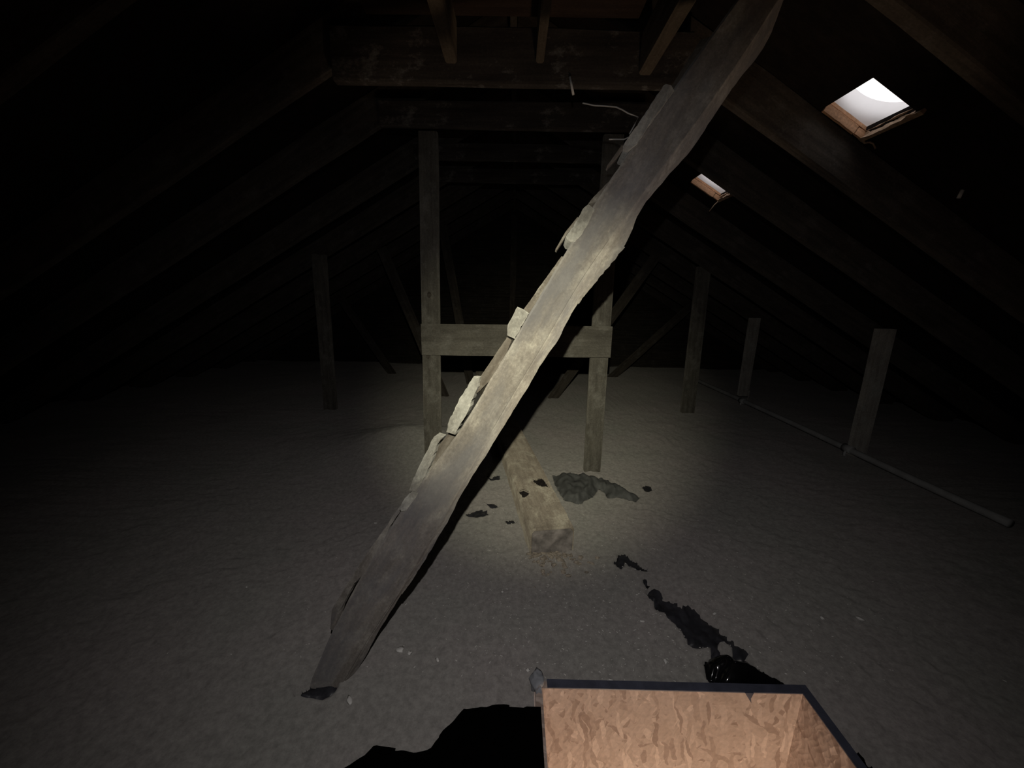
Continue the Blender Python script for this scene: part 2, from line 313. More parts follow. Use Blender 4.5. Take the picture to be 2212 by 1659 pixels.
def fbm(x, y, s, o=4, seed=0.0):
    r = 0; a = 1.0
    for k in range(o):
        r = r + a * vnoise(x * s + seed + 17.3 * k, y * s + 5.1 * k + seed * 2); s *= 2.03; a *= 0.5
    return r
HX0, HX1, HY0, HY1 = 0.066, 0.757, -0.35, 0.790      # hatch opening in the insulation
def ground(x, y, gaps=True):
    x = np.asarray(x, float); y = np.asarray(y, float)
    h = 0.024 * fbm(x, y, 1.3, 2) + 0.007 * fbm(x, y, 6, 3, 3.0) + 0.009 * fbm(x, y, 34, 3, 9.0)
    h = h + 0.15 * np.exp(-(((x + 0.62) / 0.42) ** 2 + ((y - 2.25) / 0.33) ** 2))          # heap around the left post
    h = h + 0.018 * np.exp(-(((x - 0.16) / 0.13) ** 2 + ((y - 1.22) / 0.06) ** 2))  # crumbs at timber end
    near = np.clip((np.minimum(np.minimum(x - HX0, HX1 - x), HY1 - y) + 0.10) / 0.10, 0, 1)
    h = h * (1 - near) - 0.012 * near                                                     # level against the hatch box
    if gaps:
        e = 0.008 * fbm(x, y, 45, 3, 2.0)
        for k, poly in GAPS.items():
            d = inside_dist(x, y, poly) + e
            s = np.clip((0.010 - d) / 0.014, 0, 1); s = s * s * (3 - 2 * s)
            lip = np.exp(-((d - 0.018) / 0.012) ** 2) * 0.003
            h = h * (1 - s) - 0.095 * s + lip * (1 - s)
    return h
def axis(lo, hi, breaks):
    """grid lines: coarse outside, fine inside the (a, b, step) bands"""
    out = [lo]
    for a, b_, st, coarse in breaks:
        k = max(1, int(round((a - out[-1]) / coarse))); out += list(np.linspace(out[-1], a, k + 1)[1:])
        k = max(1, int(round((b_ - a) / st))); out += list(np.linspace(a, b_, k + 1)[1:])
    k = max(1, int(round((hi - out[-1]) / 0.08))); out += list(np.linspace(out[-1], hi, k + 1)[1:])
    return np.array(out)
gx = axis(-4.10, 4.04, [(-1.6, -0.75, 0.022, 0.07), (-0.75, HX0, 0.0075, 0.03), (HX0, HX1, 0.0075, 0.01), (HX1, 1.25, 0.0075, 0.01), (1.25, 1.9, 0.022, 0.03)])
gy = axis(YB, YF, [(HY0, 0.30, 0.05, 0.1), (0.30, HY1, 0.0075, 0.01), (HY1, 2.05, 0.0075, 0.01), (2.05, 3.2, 0.022, 0.03)])
gx = np.unique(gx.round(6)); gy = np.unique(gy.round(6))
GX, GY = np.meshgrid(gx, gy); GZ = ground(GX, GY)
nx = len(gx)
keep_f = []
for j in range(len(gy) - 1):
    cyj = (gy[j] + gy[j + 1]) / 2
    for i in range(nx - 1):
        cxi = (gx[i] + gx[i + 1]) / 2
        if HX0 < cxi < HX1 and HY0 < cyj < HY1: continue
        a = j * nx + i
        keep_f.append((a, a + 1, a + nx + 1, a + nx))
me = bpy.data.meshes.new('floor')
me.from_pydata(np.stack([GX.ravel(), GY.ravel(), GZ.ravel()], 1).tolist(), [], keep_f)
for p in me.polygons: p.use_smooth = True
me.materials.append(M['insulation'])
floor = bpy.data.objects.new('floor', me); COL.objects.link(floor)
tag(floor, 'grey loose-fill insulation covering the attic floor', None, None, 'structure')
def gz(x, y, gaps=False): return float(ground(np.array([x]), np.array([y]), gaps)[0])

# ------------------------------------------------------------------ roof slopes, gable ends
def deck_z(x): return under(x) + RD
VENTS = [((1.052, 1.205), (1.325, 1.508)), ((1.010, 1.185), (2.285, 2.440))]
def slope(name, side, holes, label):
    xs = sorted(set([0.0, 4.45] + [h for (a, b_), _ in holes for h in (a - RX, b_ - RX)]))
    ys = sorted(set([YB, YF] + [h for _, (a, b_) in holes for h in (a, b_)]))
    V = []; F = []; th = 0.026 / COSR
    def inhole(x, y):
        return any(a - RX < x < b_ - RX and c < y < d for (a, b_), (c, d) in holes)
    for i in range(len(xs) - 1):
        for j in range(len(ys) - 1):
            if inhole((xs[i] + xs[i + 1]) / 2, (ys[j] + ys[j + 1]) / 2): continue
            k = len(V)
            for dz in (0, th):
                for x, y in ((xs[i], ys[j]), (xs[i + 1], ys[j]), (xs[i + 1], ys[j + 1]), (xs[i], ys[j + 1])):
                    V.append((RX + side * x, y, RZ + RD - SL * x + dz))
            F += [(k + 3, k + 2, k + 1, k), (k + 4, k + 5, k + 6, k + 7)] + [(k + q, k + (q + 1) % 4, k + 4 + (q + 1) % 4, k + 4 + q) for q in range(4)]
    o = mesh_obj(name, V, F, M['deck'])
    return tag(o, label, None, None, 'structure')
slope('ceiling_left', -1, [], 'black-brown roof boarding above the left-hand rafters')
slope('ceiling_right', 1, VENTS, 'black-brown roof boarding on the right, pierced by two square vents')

def gable(name, y, label, boards):
    wb = empty(name, (RX, y, 0)); tag(wb, label, None, None, 'structure')
    z = -0.30
    while z < RZ + RD - 0.02:
        hgt = 0.135 + 0.012 * random.random(); z1 = min(z + hgt, RZ + RD)
        x0 = (RZ + RD - z) / SL; x1 = max(0.01, (RZ + RD - z1) / SL)
        t = 0.022; dy = random.uniform(-0.004, 0.004); g = 0.004
        V = [(RX + sx * xx, yy, zz) for yy in (y + dy, y + t + dy) for sx, xx, zz in ((-1, x0, z), (1, x0, z), (1, x1, z1 - g), (-1, x1, z1 - g))]
        F = [(0, 1, 2, 3), (7, 6, 5, 4)] + [(q, (q + 1) % 4, 4 + (q + 1) % 4, 4 + q) for q in range(4)]
        mesh_obj('plank', V, F, M['gable'], wb)
        z = z1
    mesh_obj('backing', [(RX - 4.7, y + 0.05, -0.4), (RX + 4.7, y + 0.05, -0.4), (RX, y + 0.05, RZ + RD + .05), (RX - 4.7, y + 0.07, -0.4), (RX + 4.7, y + 0.07, -0.4), (RX, y + 0.07, RZ + RD + .05)],
             [(0, 1, 2), (5, 4, 3), (0, 1, 4, 3), (1, 2, 5, 4), (2, 0, 3, 5)], M['deck'], wb)
    return wb
gable('wall_back', YF - 0.06, 'dark gable wall of horizontal boards at the far end', True)
gable('wall_front', YB - 0.02, 'dark gable wall behind the camera', True)

# ------------------------------------------------------------------ rafters and collar beams
ORD = ['behind the camera', 'nearest the camera', 'second from the camera', 'third from the camera', 'fourth from the camera',
       'fifth from the camera', 'sixth from the camera', 'seventh from the camera', 'eighth from the camera', 'against the far gable']
for k, y in enumerate(RY):
    for side, nm in ((-1, 'left-hand'), (1, 'right-hand')):
        dz = RD / 2
        x1 = 3.75
        p0 = (RX + side * 0.017, y, RZ + dz - 0.017 * SL); p1 = (RX + side * x1, y, RZ - SL * x1 + dz)
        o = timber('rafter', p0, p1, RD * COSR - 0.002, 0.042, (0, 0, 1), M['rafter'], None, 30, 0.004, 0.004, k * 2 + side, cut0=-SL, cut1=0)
        tag(o, f'dark {nm} roof rafter, {ORD[k]}', 'rafter', f'{nm} rafters')
rb = timber('ridge_board', (RX, YB + 0.02, RZ + 0.05), (RX, YF - 0.08, RZ + 0.05), 0.16, 0.028, (0, 0, 1), M['rafter'], None, 20, 0.003)
tag(rb, 'dark ridge board running along the top of the roof', 'ridge board')
CB = [1.655, 1.700, 1.755, 1.775]; CH = [0.160, 0.105, 0.090, 0.09]
CN = ['deep dusty collar beam nearest the camera, where the short brown joists end', 'second dark collar beam, just behind the deep one',
      'third dark collar beam, above the braced frame', 'farthest dim collar beam in front of the gable boards']
for k in range(4):
    y = RY[2 + k]; z = CB[k] + CH[k] / 2
    xe = (RZ - CB[k]) / SL - 0.01
    xe2 = 0.60
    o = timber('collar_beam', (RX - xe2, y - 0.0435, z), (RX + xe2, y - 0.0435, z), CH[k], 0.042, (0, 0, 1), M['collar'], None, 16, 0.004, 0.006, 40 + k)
    tag(o, CN[k], 'beam', 'collar beams')

# joists and brown board above the camera
JY = RY[2] - 0.068
J = [(-0.229, 1.700, 0.040, 'left brown ceiling joist running towards the camera'), (0.067, 1.704, 0.026, 'thin middle brown ceiling joist running towards the camera'),
     (0.420, 1.676, 0.042, 'right brown ceiling joist beside the leaning timber')]
for k, (x, z0, w, lab) in enumerate(J):
    o = timber('ceiling_joist', (x, 0.30, z0 + 0.0675), (x, JY, z0 + 0.0675), 0.125, w, (0, 0, 1), M['joist'], None, 10, 0.003, 0.006, 60 + k)
    tag(o, lab, 'joist', 'ceiling joists above the camera')
o = box('ceiling_panel', (-0.50, 0.28, 1.834), (0.38, JY - 0.01, 1.850), M['panel'])
tag(o, 'dark brown board lying across the ceiling joists', 'board')

# ------------------------------------------------------------------ roof vents
for (xa, xb), (ya, yb) in VENTS:
    first = ya < 2
    cxv = (xa + xb) / 2; cyv = (ya + yb) / 2; zc = deck_z(cxv)
    v = empty('roof_vent', (cxv, cyv, zc))
    tag(v, 'bright square roof vent with a white tube, the larger one at upper right' if first else 'small bright square roof vent beside the leaning timber, partly hidden by a rafter', 'roof vent', 'roof vents')
    ex = Vector((1, 0, -SL)).normalized(); ey = Vector((0, 1, 0)); ez = ex.cross(ey)
    F4 = Matrix((ex, ey, ez)).transposed().to_4x4()
    mw = Matrix.Translation((cxv, cyv, zc)) @ F4
    hx = (xb - xa) / 2 / COSR; hy = (yb - ya) / 2
    # white tube standing square to the slope, with its flange on the boarding
    n = 40; R0, R1 = 0.128, 0.128; H0, H1 = 0.030, 0.125
    V = []; F = []
    for r, h in ((R0 + .004, H0), (R0 + .004, H1), (R0, H1), (R0, H0)):
        for k in range(n):
            an = 2 * math.pi * k / n; V.append((r * math.cos(an), r * math.sin(an), h))
    for q in range(4):
        for k in range(n):
            F.append((q * n + k, q * n + (k + 1) % n, ((q + 1) % 4) * n + (k + 1) % n, ((q + 1) % 4) * n + k))
    mesh_obj('vent_tube', V, F, M['vent'], v, mw, True)
    V = []; F = []
    for h in (0.0275, 0.0305):
        for r in (R0 - .004, 0.21):
            for k in range(n):
                an = 2 * math.pi * k / n
                rr = r if r < 0.2 else r / max(abs(math.cos(an)), abs(math.sin(an)))
                V.append((rr * math.cos(an), rr * math.sin(an), h))
    for k in range(n):
        k2 = (k + 1) % n
        F += [(k, k2, n + k2, n + k), (2 * n + k2, 2 * n + k, 3 * n + k, 3 * n + k2), (k, k2, 2 * n + k2, 2 * n + k), (n + k, n + k2, 3 * n + k2, 3 * n + k)]
    mesh_obj('flange', V, F, M['vent'], v, mw)
    # freshly cut board edges: far side in two lengths with an open joint, then a second layer above
    def lbox(nm, x0, x1, y0, y1, z0, z1, mat, wob=0.0, seg=8, par=v):
        V = []; F = []
        for i in range(seg + 1):
            f = i / seg; x = x0 + (x1 - x0) * f
            for (yy, zz) in ((y0, z0), (y1, z0), (y1, z1), (y0, z1)):
                q = noise.noise_vector(Vector((x * 40, yy * 30 + cyv, zz * 60)))
                V.append((x, yy + q.y * wob, zz + q.z * wob))
        for i in range(seg):
            for k in range(4):
                F.append((i * 4 + k, i * 4 + (k + 1) % 4, i * 4 + 4 + (k + 1) % 4, i * 4 + 4 + k))
        F.append((3, 2, 1, 0)); F.append(tuple(seg * 4 + k for k in range(4)))
        return mesh_obj(nm, V, F, mat, par, mw)
    js = hx * 0.58
    lbox('cut_board_edge', -hx, js - .003, hy - 0.006, hy + .004, -0.014, 0.013, M['fresh'], 0.0015)
    lbox('cut_board_edge', js + .001, hx - .002, hy - 0.005, hy + .004, -0.012, 0.012, M['fresh'], 0.0015)
    lbox('cut_board_edge', -hx, hx, hy - 0.003, hy + .010, 0.0165, 0.027, M['fresh'], 0.001)
    # torn underlay along the down-slope side
    for q, (z0, z1, o_) in enumerate(((-0.018, -0.004, 0.012), (-0.002, 0.010, 0.006), (0.011, 0.026, 0.010))):
        V = []; F = []; seg = 14
        for i in range(seg + 1):
            f = i / seg; y = hy - f * 2 * hy * (1.15 if q == 0 else 0.98)
            w1 = noise.noise(Vector((f * 5 + q * 3, cyv, 1))) * 0.008; w2 = noise.noise(Vector((f * 7 + q * 3, cyv, 5))) * 0.008
            for (xx, zz) in ((hx - o_ + w1, z0 + w2), (hx + .004, z0), (hx + .004, z1), (hx - o_ * .6 + w2, z1 + w1 * .5)):
                V.append((xx, y, zz))
        for i in range(seg):
            for k in range(4):
                F.append((i * 4 + k, i * 4 + (k + 1) % 4, i * 4 + 4 + (k + 1) % 4, i * 4 + 4 + k))
        F.append((3, 2, 1, 0)); F.append(tuple(seg * 4 + k for k in range(4)))
        mesh_obj('torn_underlay', V, F, M['felt'], v, mw)
    # hanging shred at the lower corner
    c = mw @ Vector((hx - .004, hy - .008, -0.016))
    if first: pts = [c, c + Vector((.012, 0, -.010)), c + Vector((.026, -.002, -.008)), c + Vector((.040, -.002, -.012)), c + Vector((.052, -.002, -.028))]
    else: pts = [c + Vector((.03, 0, .01)), c, c + Vector((-.02, 0, -.020)), c + Vector((-.045, 0, -.055))]
    tube_path('shred', pts, 0.0042, M['felt'], v, 6, 0.0028)

# ------------------------------------------------------------------ hatch box of strand board, lit from the room below
hb = empty('hatch_box', (0.41, 0.40, -0.45)); tag(hb, 'pinkish strand-board hatch box at the bottom of the picture, lit from below', 'hatch')
zb = -0.43
p = box('far_panel', (0.087, 0.768, zb), (0.735, 0.786, 0.0), M['osb_x'], hb); p['label'] = 'strand-board panel facing the camera'
p = box('side_panel', (0.735, -0.33, zb), (0.753, 0.786, 0.0), M['osb_y'], hb)
p = box('side_panel', (0.069, -0.33, zb), (0.087, 0.786, 0.0), M['osb_y'], hb)
p = box('near_panel', (0.087, -0.33, zb), (0.735, -0.312, 0.0), M['osb_x'], hb)
def tape(x0, y0, x1, y1, z1):
    return box('edge_tape', (x0, y0, 0.0), (x1, y1, z1), M['tape'], hb)
tape(0.100, 0.768, 0.757, 0.790, 0.003); tape(0.735, -0.33, 0.757, 0.768, 0.003); pass
fx = lambda x, z: (x, 0.7665, z)
mesh_obj('tape_flap', [(0.590, 0.7655, 0.003), (0.612, 0.7655, 0.003), (0.606, 0.7640, -0.012), (0.609, 0.7635, -0.026), (0.590, 0.7675, 0.003), (0.612, 0.7675, 0.003), (0.606, 0.7660, -0.012), (0.609, 0.7655, -0.026)],
         [(0, 1, 2), (0, 2, 3), (4, 6, 5), (4, 7, 6), (0, 1, 5, 4), (1, 2, 6, 5), (2, 3, 7, 6), (3, 0, 4, 7)], M['tape'], hb)
# torn foam lump on the left corner of the hatch
def lump(name, c, rad, mat, seed, sub=2, amp=0.35, flat=1.0, parent=None):
    bm = bmesh.new(); bmesh.ops.create_icosphere(bm, subdivisions=sub, radius=1.0)
    for v_ in bm.verts:
        d = v_.co.normalized(); s = 1 + amp * noise.noise(d * 1.9 + Vector((seed, seed * 2, 0)))
        v_.co = Vector((d.x * rad[0] * s, d.y * rad[1] * s, d.z * rad[2] * s))
    me = bpy.data.meshes.new(name); bm.to_mesh(me); bm.free()
    for p_ in me.polygons: p_.use_smooth = sub > 1
    me.materials.append(mat); o = bpy.data.objects.new(name, me); COL.objects.link(o)
    o.location = Vector(c) - (parent.location if parent else Vector())
    o.parent = parent
    return o
o = lump('foam_lump', (0.074, 0.780, 0.004), (0.016, 0.026, 0.018), M['foam'], 4.0, 3, 0.6)
tag(o, 'pale bluish lump of foam on the left corner of the hatch box', 'foam')

# room underneath the hatch with its bulb
rm = empty('wall_room_below', (0.41, 0.22, -2.8)); tag(rm, 'plain plastered room below the hatch', None, None, 'structure')
rx0, rx1, ry0, ry1, rz0, rz1 = -0.9, 1.7, -1.1, 1.5, -2.8, -0.45
for nm, lo, hi in (('panel', (rx0, ry0, rz0 - .02), (rx1, ry1, rz0)), ('panel', (rx0 - .02, ry0, rz0), (rx0, ry1, rz1)), ('panel', (rx1, ry0, rz0), (rx1 + .02, ry1, rz1)),
                   ('panel', (rx0, ry0 - .02, rz0), (rx1, ry0, rz1)), ('panel', (rx0, ry1, rz0), (rx1, ry1 + .02, rz1)),
                   ('panel', (rx0, ry0, rz1), (0.069, ry1, rz1 + .02)), ('panel', (0.753, ry0, rz1), (rx1, ry1, rz1 + .02)),
                   ('panel', (0.069, 0.786, rz1), (0.753, ry1, rz1 + .02)), ('panel', (0.069, ry0, rz1), (0.753, -0.33, rz1 + .02))):
    box(nm, lo, hi, M['room'], rm)
lampo = empty('ceiling_lamp', (0.55, 0.16, -0.95)); tag(lampo, 'warm glowing lamp in the room under the hatch', 'lamp')
tube_path('cord', [(0.55, -0.34, -0.44), (0.55, -0.32, -0.48), (0.55, 0.0, -0.80), (0.55, 0.16, -0.87)], 0.004, M['patch'], lampo)
lump('globe', (0.55, 0.16, -0.95), (0.085, 0.085, 0.085), M['bulb'], 1.0, 3, 0.0, 1.0, lampo)

# ------------------------------------------------------------------ leaning timber with cleats
AXA = Vector(AX['A']); AXa = Vector(AX['a']); AXu = Vector(AX['u']); AXn = Vector(AX['n'])
BMW = Matrix.Translation(AXA) @ Matrix((AXa, AXu, AXn)).transposed().to_4x4()
lt = empty('leaning_timber', AXA); tag(lt, 'rough dusty timber leaning diagonally across the attic from floor to roof', 'timber')
def interp(tab, s):
    if s <= tab[0][0]: return tab[0][1]
    for (a, b_), (c, d) in zip(tab, tab[1:]):
        if s <= c: return b_ + (d - b_) * (s - a) / (c - a)
    return tab[-1][1]
def smooth(tab, s, w=0.06): return sum(interp(tab, s + w * q) for q in (-1, -.5, 0, .5, 1)) / 5
TOP = 1.985; N = 150; TH = 0.055
V = []; F = []
for i in range(N + 1):
    s = -0.075 + (TOP + 0.075) * i / N
    e = lambda k, amp, fr=30: amp * noise.noise(Vector((s * fr, k * 3.7, 0.5))) + amp * 0.6 * noise.noise(Vector((s * fr * 3.1, k * 5.1, 1.5)))
    ul = smooth(BEAM_L, s) + e(1, 0.0012, 40); um = smooth(BEAM_M, s) + e(2, 0.0008, 12); ur = max(um + 0.006, smooth(BEAM_R, s, .02) + e(3, 0.0016, 40))
    mids = 5
    ring = [(ul, -TH + .004), (ul - .001, -0.006), (ul + .004, 0.0)]
    for q in range(1, mids):
        uu = ul + (um - ul) * q / mids
        ring.append((uu, 0.0012 * noise.noise(Vector((s * 26, uu * 60, 3))) + 0.0012 * noise.noise(Vector((s * 4, uu * 20, 8)))))
    ring += [(um - .0015, 0.0), (um, -0.007 if 0.75 < s < 1.28 or s < 0.26 else -0.001), (um + .002, -0.004), ((um + ur) / 2, -0.018 + e(4, .003)), (ur, -0.034), (ur - .004, -TH)]
    for (uu, nn) in ring: V.append((s, uu, nn))
m_ = len(ring)
for i in range(N):
    for k in range(m_):
        F.append((i * m_ + k, i * m_ + (k + 1) % m_, (i + 1) * m_ + (k + 1) % m_, (i + 1) * m_ + k))
F.append(tuple(range(m_))[::-1]); F.append(tuple(N * m_ + k for k in range(m_)))
o = mesh_obj('main_plank', V, F, M['dusty'], lt, BMW); o['label'] = 'broad dusty plank face with a split lower edge'
def slab(name, poly, v0, v1, mat, parent, jit=0.0, seed=0.0, rnd=0.003):
    """outline in the plane of the plank, given thickness front to back with softened front edge"""
    n = len(poly); cx_ = sum(p_[0] for p_ in poly) / n; cy_ = sum(p_[1] for p_ in poly) / n
    pts = []
    for i in range(n):
        (a, b_), (c, d) = poly[i], poly[(i + 1) % n]
        L = math.hypot(c - a, d - b_); k = max(1, int(L / 0.006))
        for q in range(k):
            f = q / k; s_, u_ = a + (c - a) * f, b_ + (d - b_) * f
            w = noise.noise_vector(Vector((s_ * 90, u_ * 90, seed))) * jit
            pts.append((s_ + w.x, u_ + w.y))
    n = len(pts); V = []; F = []
    for (sc, vv) in ((1.0, -v1), (1.0, -v0 - rnd), (None, -v0)):
        for (s_, u_) in pts:
            if sc is None:
                dx, dy = cx_ - s_, cy_ - u_; L = math.hypot(dx, dy) + 1e-6; k = min(rnd, L * .4) / L
                V.append((s_ + dx * k, u_ + dy * k, vv + noise.noise(Vector((s_ * 60, u_ * 60, seed))) * jit))
            else: V.append((s_, u_, vv))
    for r in range(2):
        for i in range(n):
            F.append((r * n + i, r * n + (i + 1) % n, (r + 1) * n + (i + 1) % n, (r + 1) * n + i))
    F.append(tuple(range(n))[::-1]); F.append(tuple(2 * n + i for i in range(n)))
    return mesh_obj(name, V, F, mat, parent, BMW)
for k, (nm, poly) in enumerate(CLEATS.items()):
    slab('cleat', poly, -0.004, 0.060, M['cleat'], lt, 0.0026, k * 3.0)
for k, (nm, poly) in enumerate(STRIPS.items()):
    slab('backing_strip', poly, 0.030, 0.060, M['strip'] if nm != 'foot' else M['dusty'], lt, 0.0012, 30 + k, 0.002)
for k, poly in enumerate(BLADES):
    slab('metal_strap', poly, 0.0, 0.020, M['strip'], lt, 0.0003, 50 + k, 0.001)
def splint(s0, s1, uoff, v0, nm='splinter'):
    poly = []
    for i in range(9):
        s = s0 + (s1 - s0) * i / 8; poly.append((s, interp(BEAM_R, s) + uoff * math.sin(math.pi * i / 8) + 0.001))
    for i in range(8, -1, -1):
        s = s0 + (s1 - s0) * i / 8; poly.append((s, interp(BEAM_M, s) * .35 + interp(BEAM_R, s) * .65 - .006 * math.sin(math.pi * i / 8)))
    slab(nm, poly, v0, v0 + .010, M['dusty'], lt, 0.0025, s0, .003)
splint(1.12, 1.29, 0.001, 0.026); splint(0.27, 0.40, 0.001, 0.026)
w = AXA.copy()
for k, pl in enumerate(WIRES):
    tube_path('wire', [BMW @ Vector((s, u_, -0.004 - 0.006 * math.sin(i))) for i, (s, u_) in enumerate(pl)], 0.0016, M['wire'], lt, 6)

# ------------------------------------------------------------------ squared timber lying on the insulation
fd = Vector((-0.166, 1.0, 0)).normalized(); fw_ = Vector((fd.y, -fd.x, 0))
f0 = Vector((0.158, 1.288, 0.043)); f1 = f0 + fd * 3.15
fb = empty('floor_timber', (f0.x, f0.y, 0)); tag(fb, 'squared timber lying half sunk in the insulation, end towards the camera', 'timber')
timber('beam', f0, f1, 0.170, 0.128, fw_, M['floor_beam'], fb, 50, 0.004, 0.008, 80)
mwf, Lf = frame(f0, f1, fw_)
o = timber('end_grain', f0 - fd * 0.0045, f0 + fd * 0.002, 0.158, 0.116, fw_, M['hidden_stuff'], fb, 2, 0.001, 0.010, 81); o['label'] = 'mottled sawn end of the timber'
# crust of dust on the upper face, with bare patches
spots = [[]]
for p_ in SPOTS:
    if p_ is None: spots.append([])
    else:
        q = mwf.inverted() @ Vector((p_[0], p_[1], 0.11)); spots[-1].append((q.x, q.y))
sx = np.linspace(0.006, 1.55, 230); sy = np.linspace(-0.081, 0.081, 28)
SX, SY = np.meshgrid(sx, sy, indexing='ij')
d = np.minimum(inside_dist(SX, SY, spots[0]), inside_dist(SX, SY, spots[1])) + 0.006 * fbm(SX, SY, 90, 2)
HZ = 0.0645 + 0.006 + 0.016 * np.abs(fbm(SX, SY, 26, 4, 4.0)) * np.exp(-((SX - .28) / .3) ** 2 * .6)
HZ = np.where(d < 0.002, 0.060, HZ)
edge = (np.abs(SY) > 0.076) | (SX < 0.01); HZ = np.where(edge, np.minimum(HZ, 0.0625), HZ)
V = []; F = []
sgn = 1.0 if (mwf.to_3x3() @ Vector((0, 0, 1))).z > 0 else -1.0
for i in range(len(sx)):
    for j in range(len(sy)): V.append((sx[i], sy[j], sgn * HZ[i, j]))
for i in range(len(sx) - 1):
    for j in range(len(sy) - 1):
        if min(d[i, j], d[i + 1, j + 1], d[i, j + 1], d[i + 1, j]) < 0.0: continue
        a = i * len(sy) + j; F.append((a, a + 1, a + len(sy) + 1, a + len(sy)))
o = mesh_obj('dust_crust', V, F, M['floor_beam'], fb, mwf, True); o['label'] = 'crust of dust with two bare dark patches'
for q in spots:
    n = len(q); cxq = sum(p_[0] for p_ in q) / n; cyq = sum(p_[1] for p_ in q) / n
    V = [(x, y, sgn * 0.0668) for x, y in q] + [(x, y, sgn * 0.0655) for x, y in q]
    V = [(cxq + (x - cxq) * 1.25, cyq + (y - cyq) * 1.25, z) for x, y, z in V]
    mesh_obj('bare_patch', V, [tuple(range(n)), tuple(range(n, 2 * n))[::-1]] + [(i, (i + 1) % n, n + (i + 1) % n, n + i) for i in range(n)], M['stain'], fb, mwf)

# ------------------------------------------------------------------ braced frame of two posts and a cross board
bf = empty('braced_frame', (0.0, 2.02, 0)); tag(bf, 'grey frame of two posts with a cross board between them', 'frame')
timber('post', (-0.446, 2.020, -0.05), (-0.424, 2.020, 1.697), 0.090, 0.040, (1, 0, 0), M['post'], bf, 20, 0.003, 0.004, 1)
timber('post', (0.452, 2.020, -0.06), (0.446, 2.020, 1.697), 0.092, 0.040, (1, 0, 0), M['post'], bf, 20, 0.003, 0.004, 2)
timber('cross_board', (-0.479, 1.987, 0.728), (0.499, 1.987, 0.733), 0.160, 0.024, (0, 0, 1), M['post'], bf, 16, 0.003, 0.003, 3)
for x, z in ((-0.437, 0.955), (-0.452, 0.640), (0.440, 0.93)):
    lump('knot', (x, 1.999, z), (0.012, 0.004, 0.014), M['rafter'], x, 2, 0.4, 1, bf)

# ------------------------------------------------------------------ side posts under the rafters
def side_post(x, y, wdt, z0, lean, mat, label, t=0.045):
    top = under(x) - 0.004
    o = timber('prop_post', (x, y, z0), (x + lean, y, under(x + lean) + 0.03), wdt, t, (1, 0, 0), mat, None, 12, 0.003, 0.004, x + y)
    return tag(o, label, 'post', 'props under the rafters')
side_post(-1.535, 3.10, 0.100, -0.05, 0.015, M['post'], 'dim grey prop post on the left of the attic')
side_post(1.515, 3.22, 0.110, -0.05, -0.01, M['post'], 'dim grey prop post right of the braced frame, left of the pipe')
side_post(2.220, 3.10 + 0.52, 0.090, 0.062, 0.0, M['post_pale'], 'short pale prop post with a cut foot, behind the pipe in the middle')
side_post(2.215, 2.330, 0.100, -0.04, 0.0, M['post_pale'], 'short pale prop post nearest the camera, behind the pipe on the right')
tube_path('hanging_strip', [(2.262, 3.60, 0.12), (2.258, 3.59, 0.06), (2.250, 3.585, 0.01)], 0.006, M['post_pale'])
tag(bpy.data.objects['hanging_strip'], 'thin pale strip hanging at the foot of the middle short prop', 'strip')

# ------------------------------------------------------------------ pale pipe along the right side
pp = empty('pipe_run', (2.157, 1.51, 0.02)); tag(pp, 'pale pipe lying along the right side of the attic floor', 'pipe')
pts = []
for i in range(41):
    y = 1.50 + (4.6 - 1.50) * i / 40
    pts.append((2.157 + 0.004 * math.sin(y * 3.1), y, 0.040 + 0.004 * math.sin(y * 2.3)))
tube_path('pipe', pts, 0.019, M['pipe'], pp, 12)
for y in (2.335, 3.50):
    tube_path('coupling', [(2.157 + 0.004 * math.sin(y * 3.1), y - .03, 0.040), (2.157 + 0.004 * math.sin(y * 3.1), y + .03, 0.040)], 0.026, M['pipe'], pp, 12)
    tube_path('clip', [(2.140, y - .01, 0.040), (2.128, y - .012, 0.022), (2.132, y - .012, -0.015)], 0.008, M['pipe'], pp, 8)

# ------------------------------------------------------------------ diagonal struts in the far bays
for k, (p0, p1, w, lab) in enumerate((
        ((-0.66, 3.645, -0.05), (-1.215, 3.645, 1.36), 0.085, 'dim diagonal strut left of the braced frame'),
        ((0.36, 3.645, -0.05), (1.265, 3.645, 1.34), 0.085, 'dim diagonal strut right of the braced frame'),
        ((-1.50, 4.715, -0.05), (-2.10, 4.715, 0.90), 0.085, 'faint far diagonal strut at left'),
        ((1.18, 4.715, -0.05), (2.10, 4.715, 0.88), 0.085, 'faint far diagonal strut at right'),
        ((-0.47, 4.180, -0.05), (-0.76, 4.180, 1.65), 0.085, 'faint steep strut seen inside the braced frame'))):
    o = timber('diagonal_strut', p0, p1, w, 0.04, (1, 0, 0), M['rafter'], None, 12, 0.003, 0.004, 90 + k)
    tag(o, lab, 'strut', 'far diagonal struts')
o = timber('gable_stud', (-0.035, YF - 0.10, -0.05), (-0.035, YF - 0.10, 2.0), 0.075, 0.05, (1, 0, 0), M['rafter'], None, 8, 0.002)
tag(o, 'dark upright stud in the middle of the far gable', 'stud')

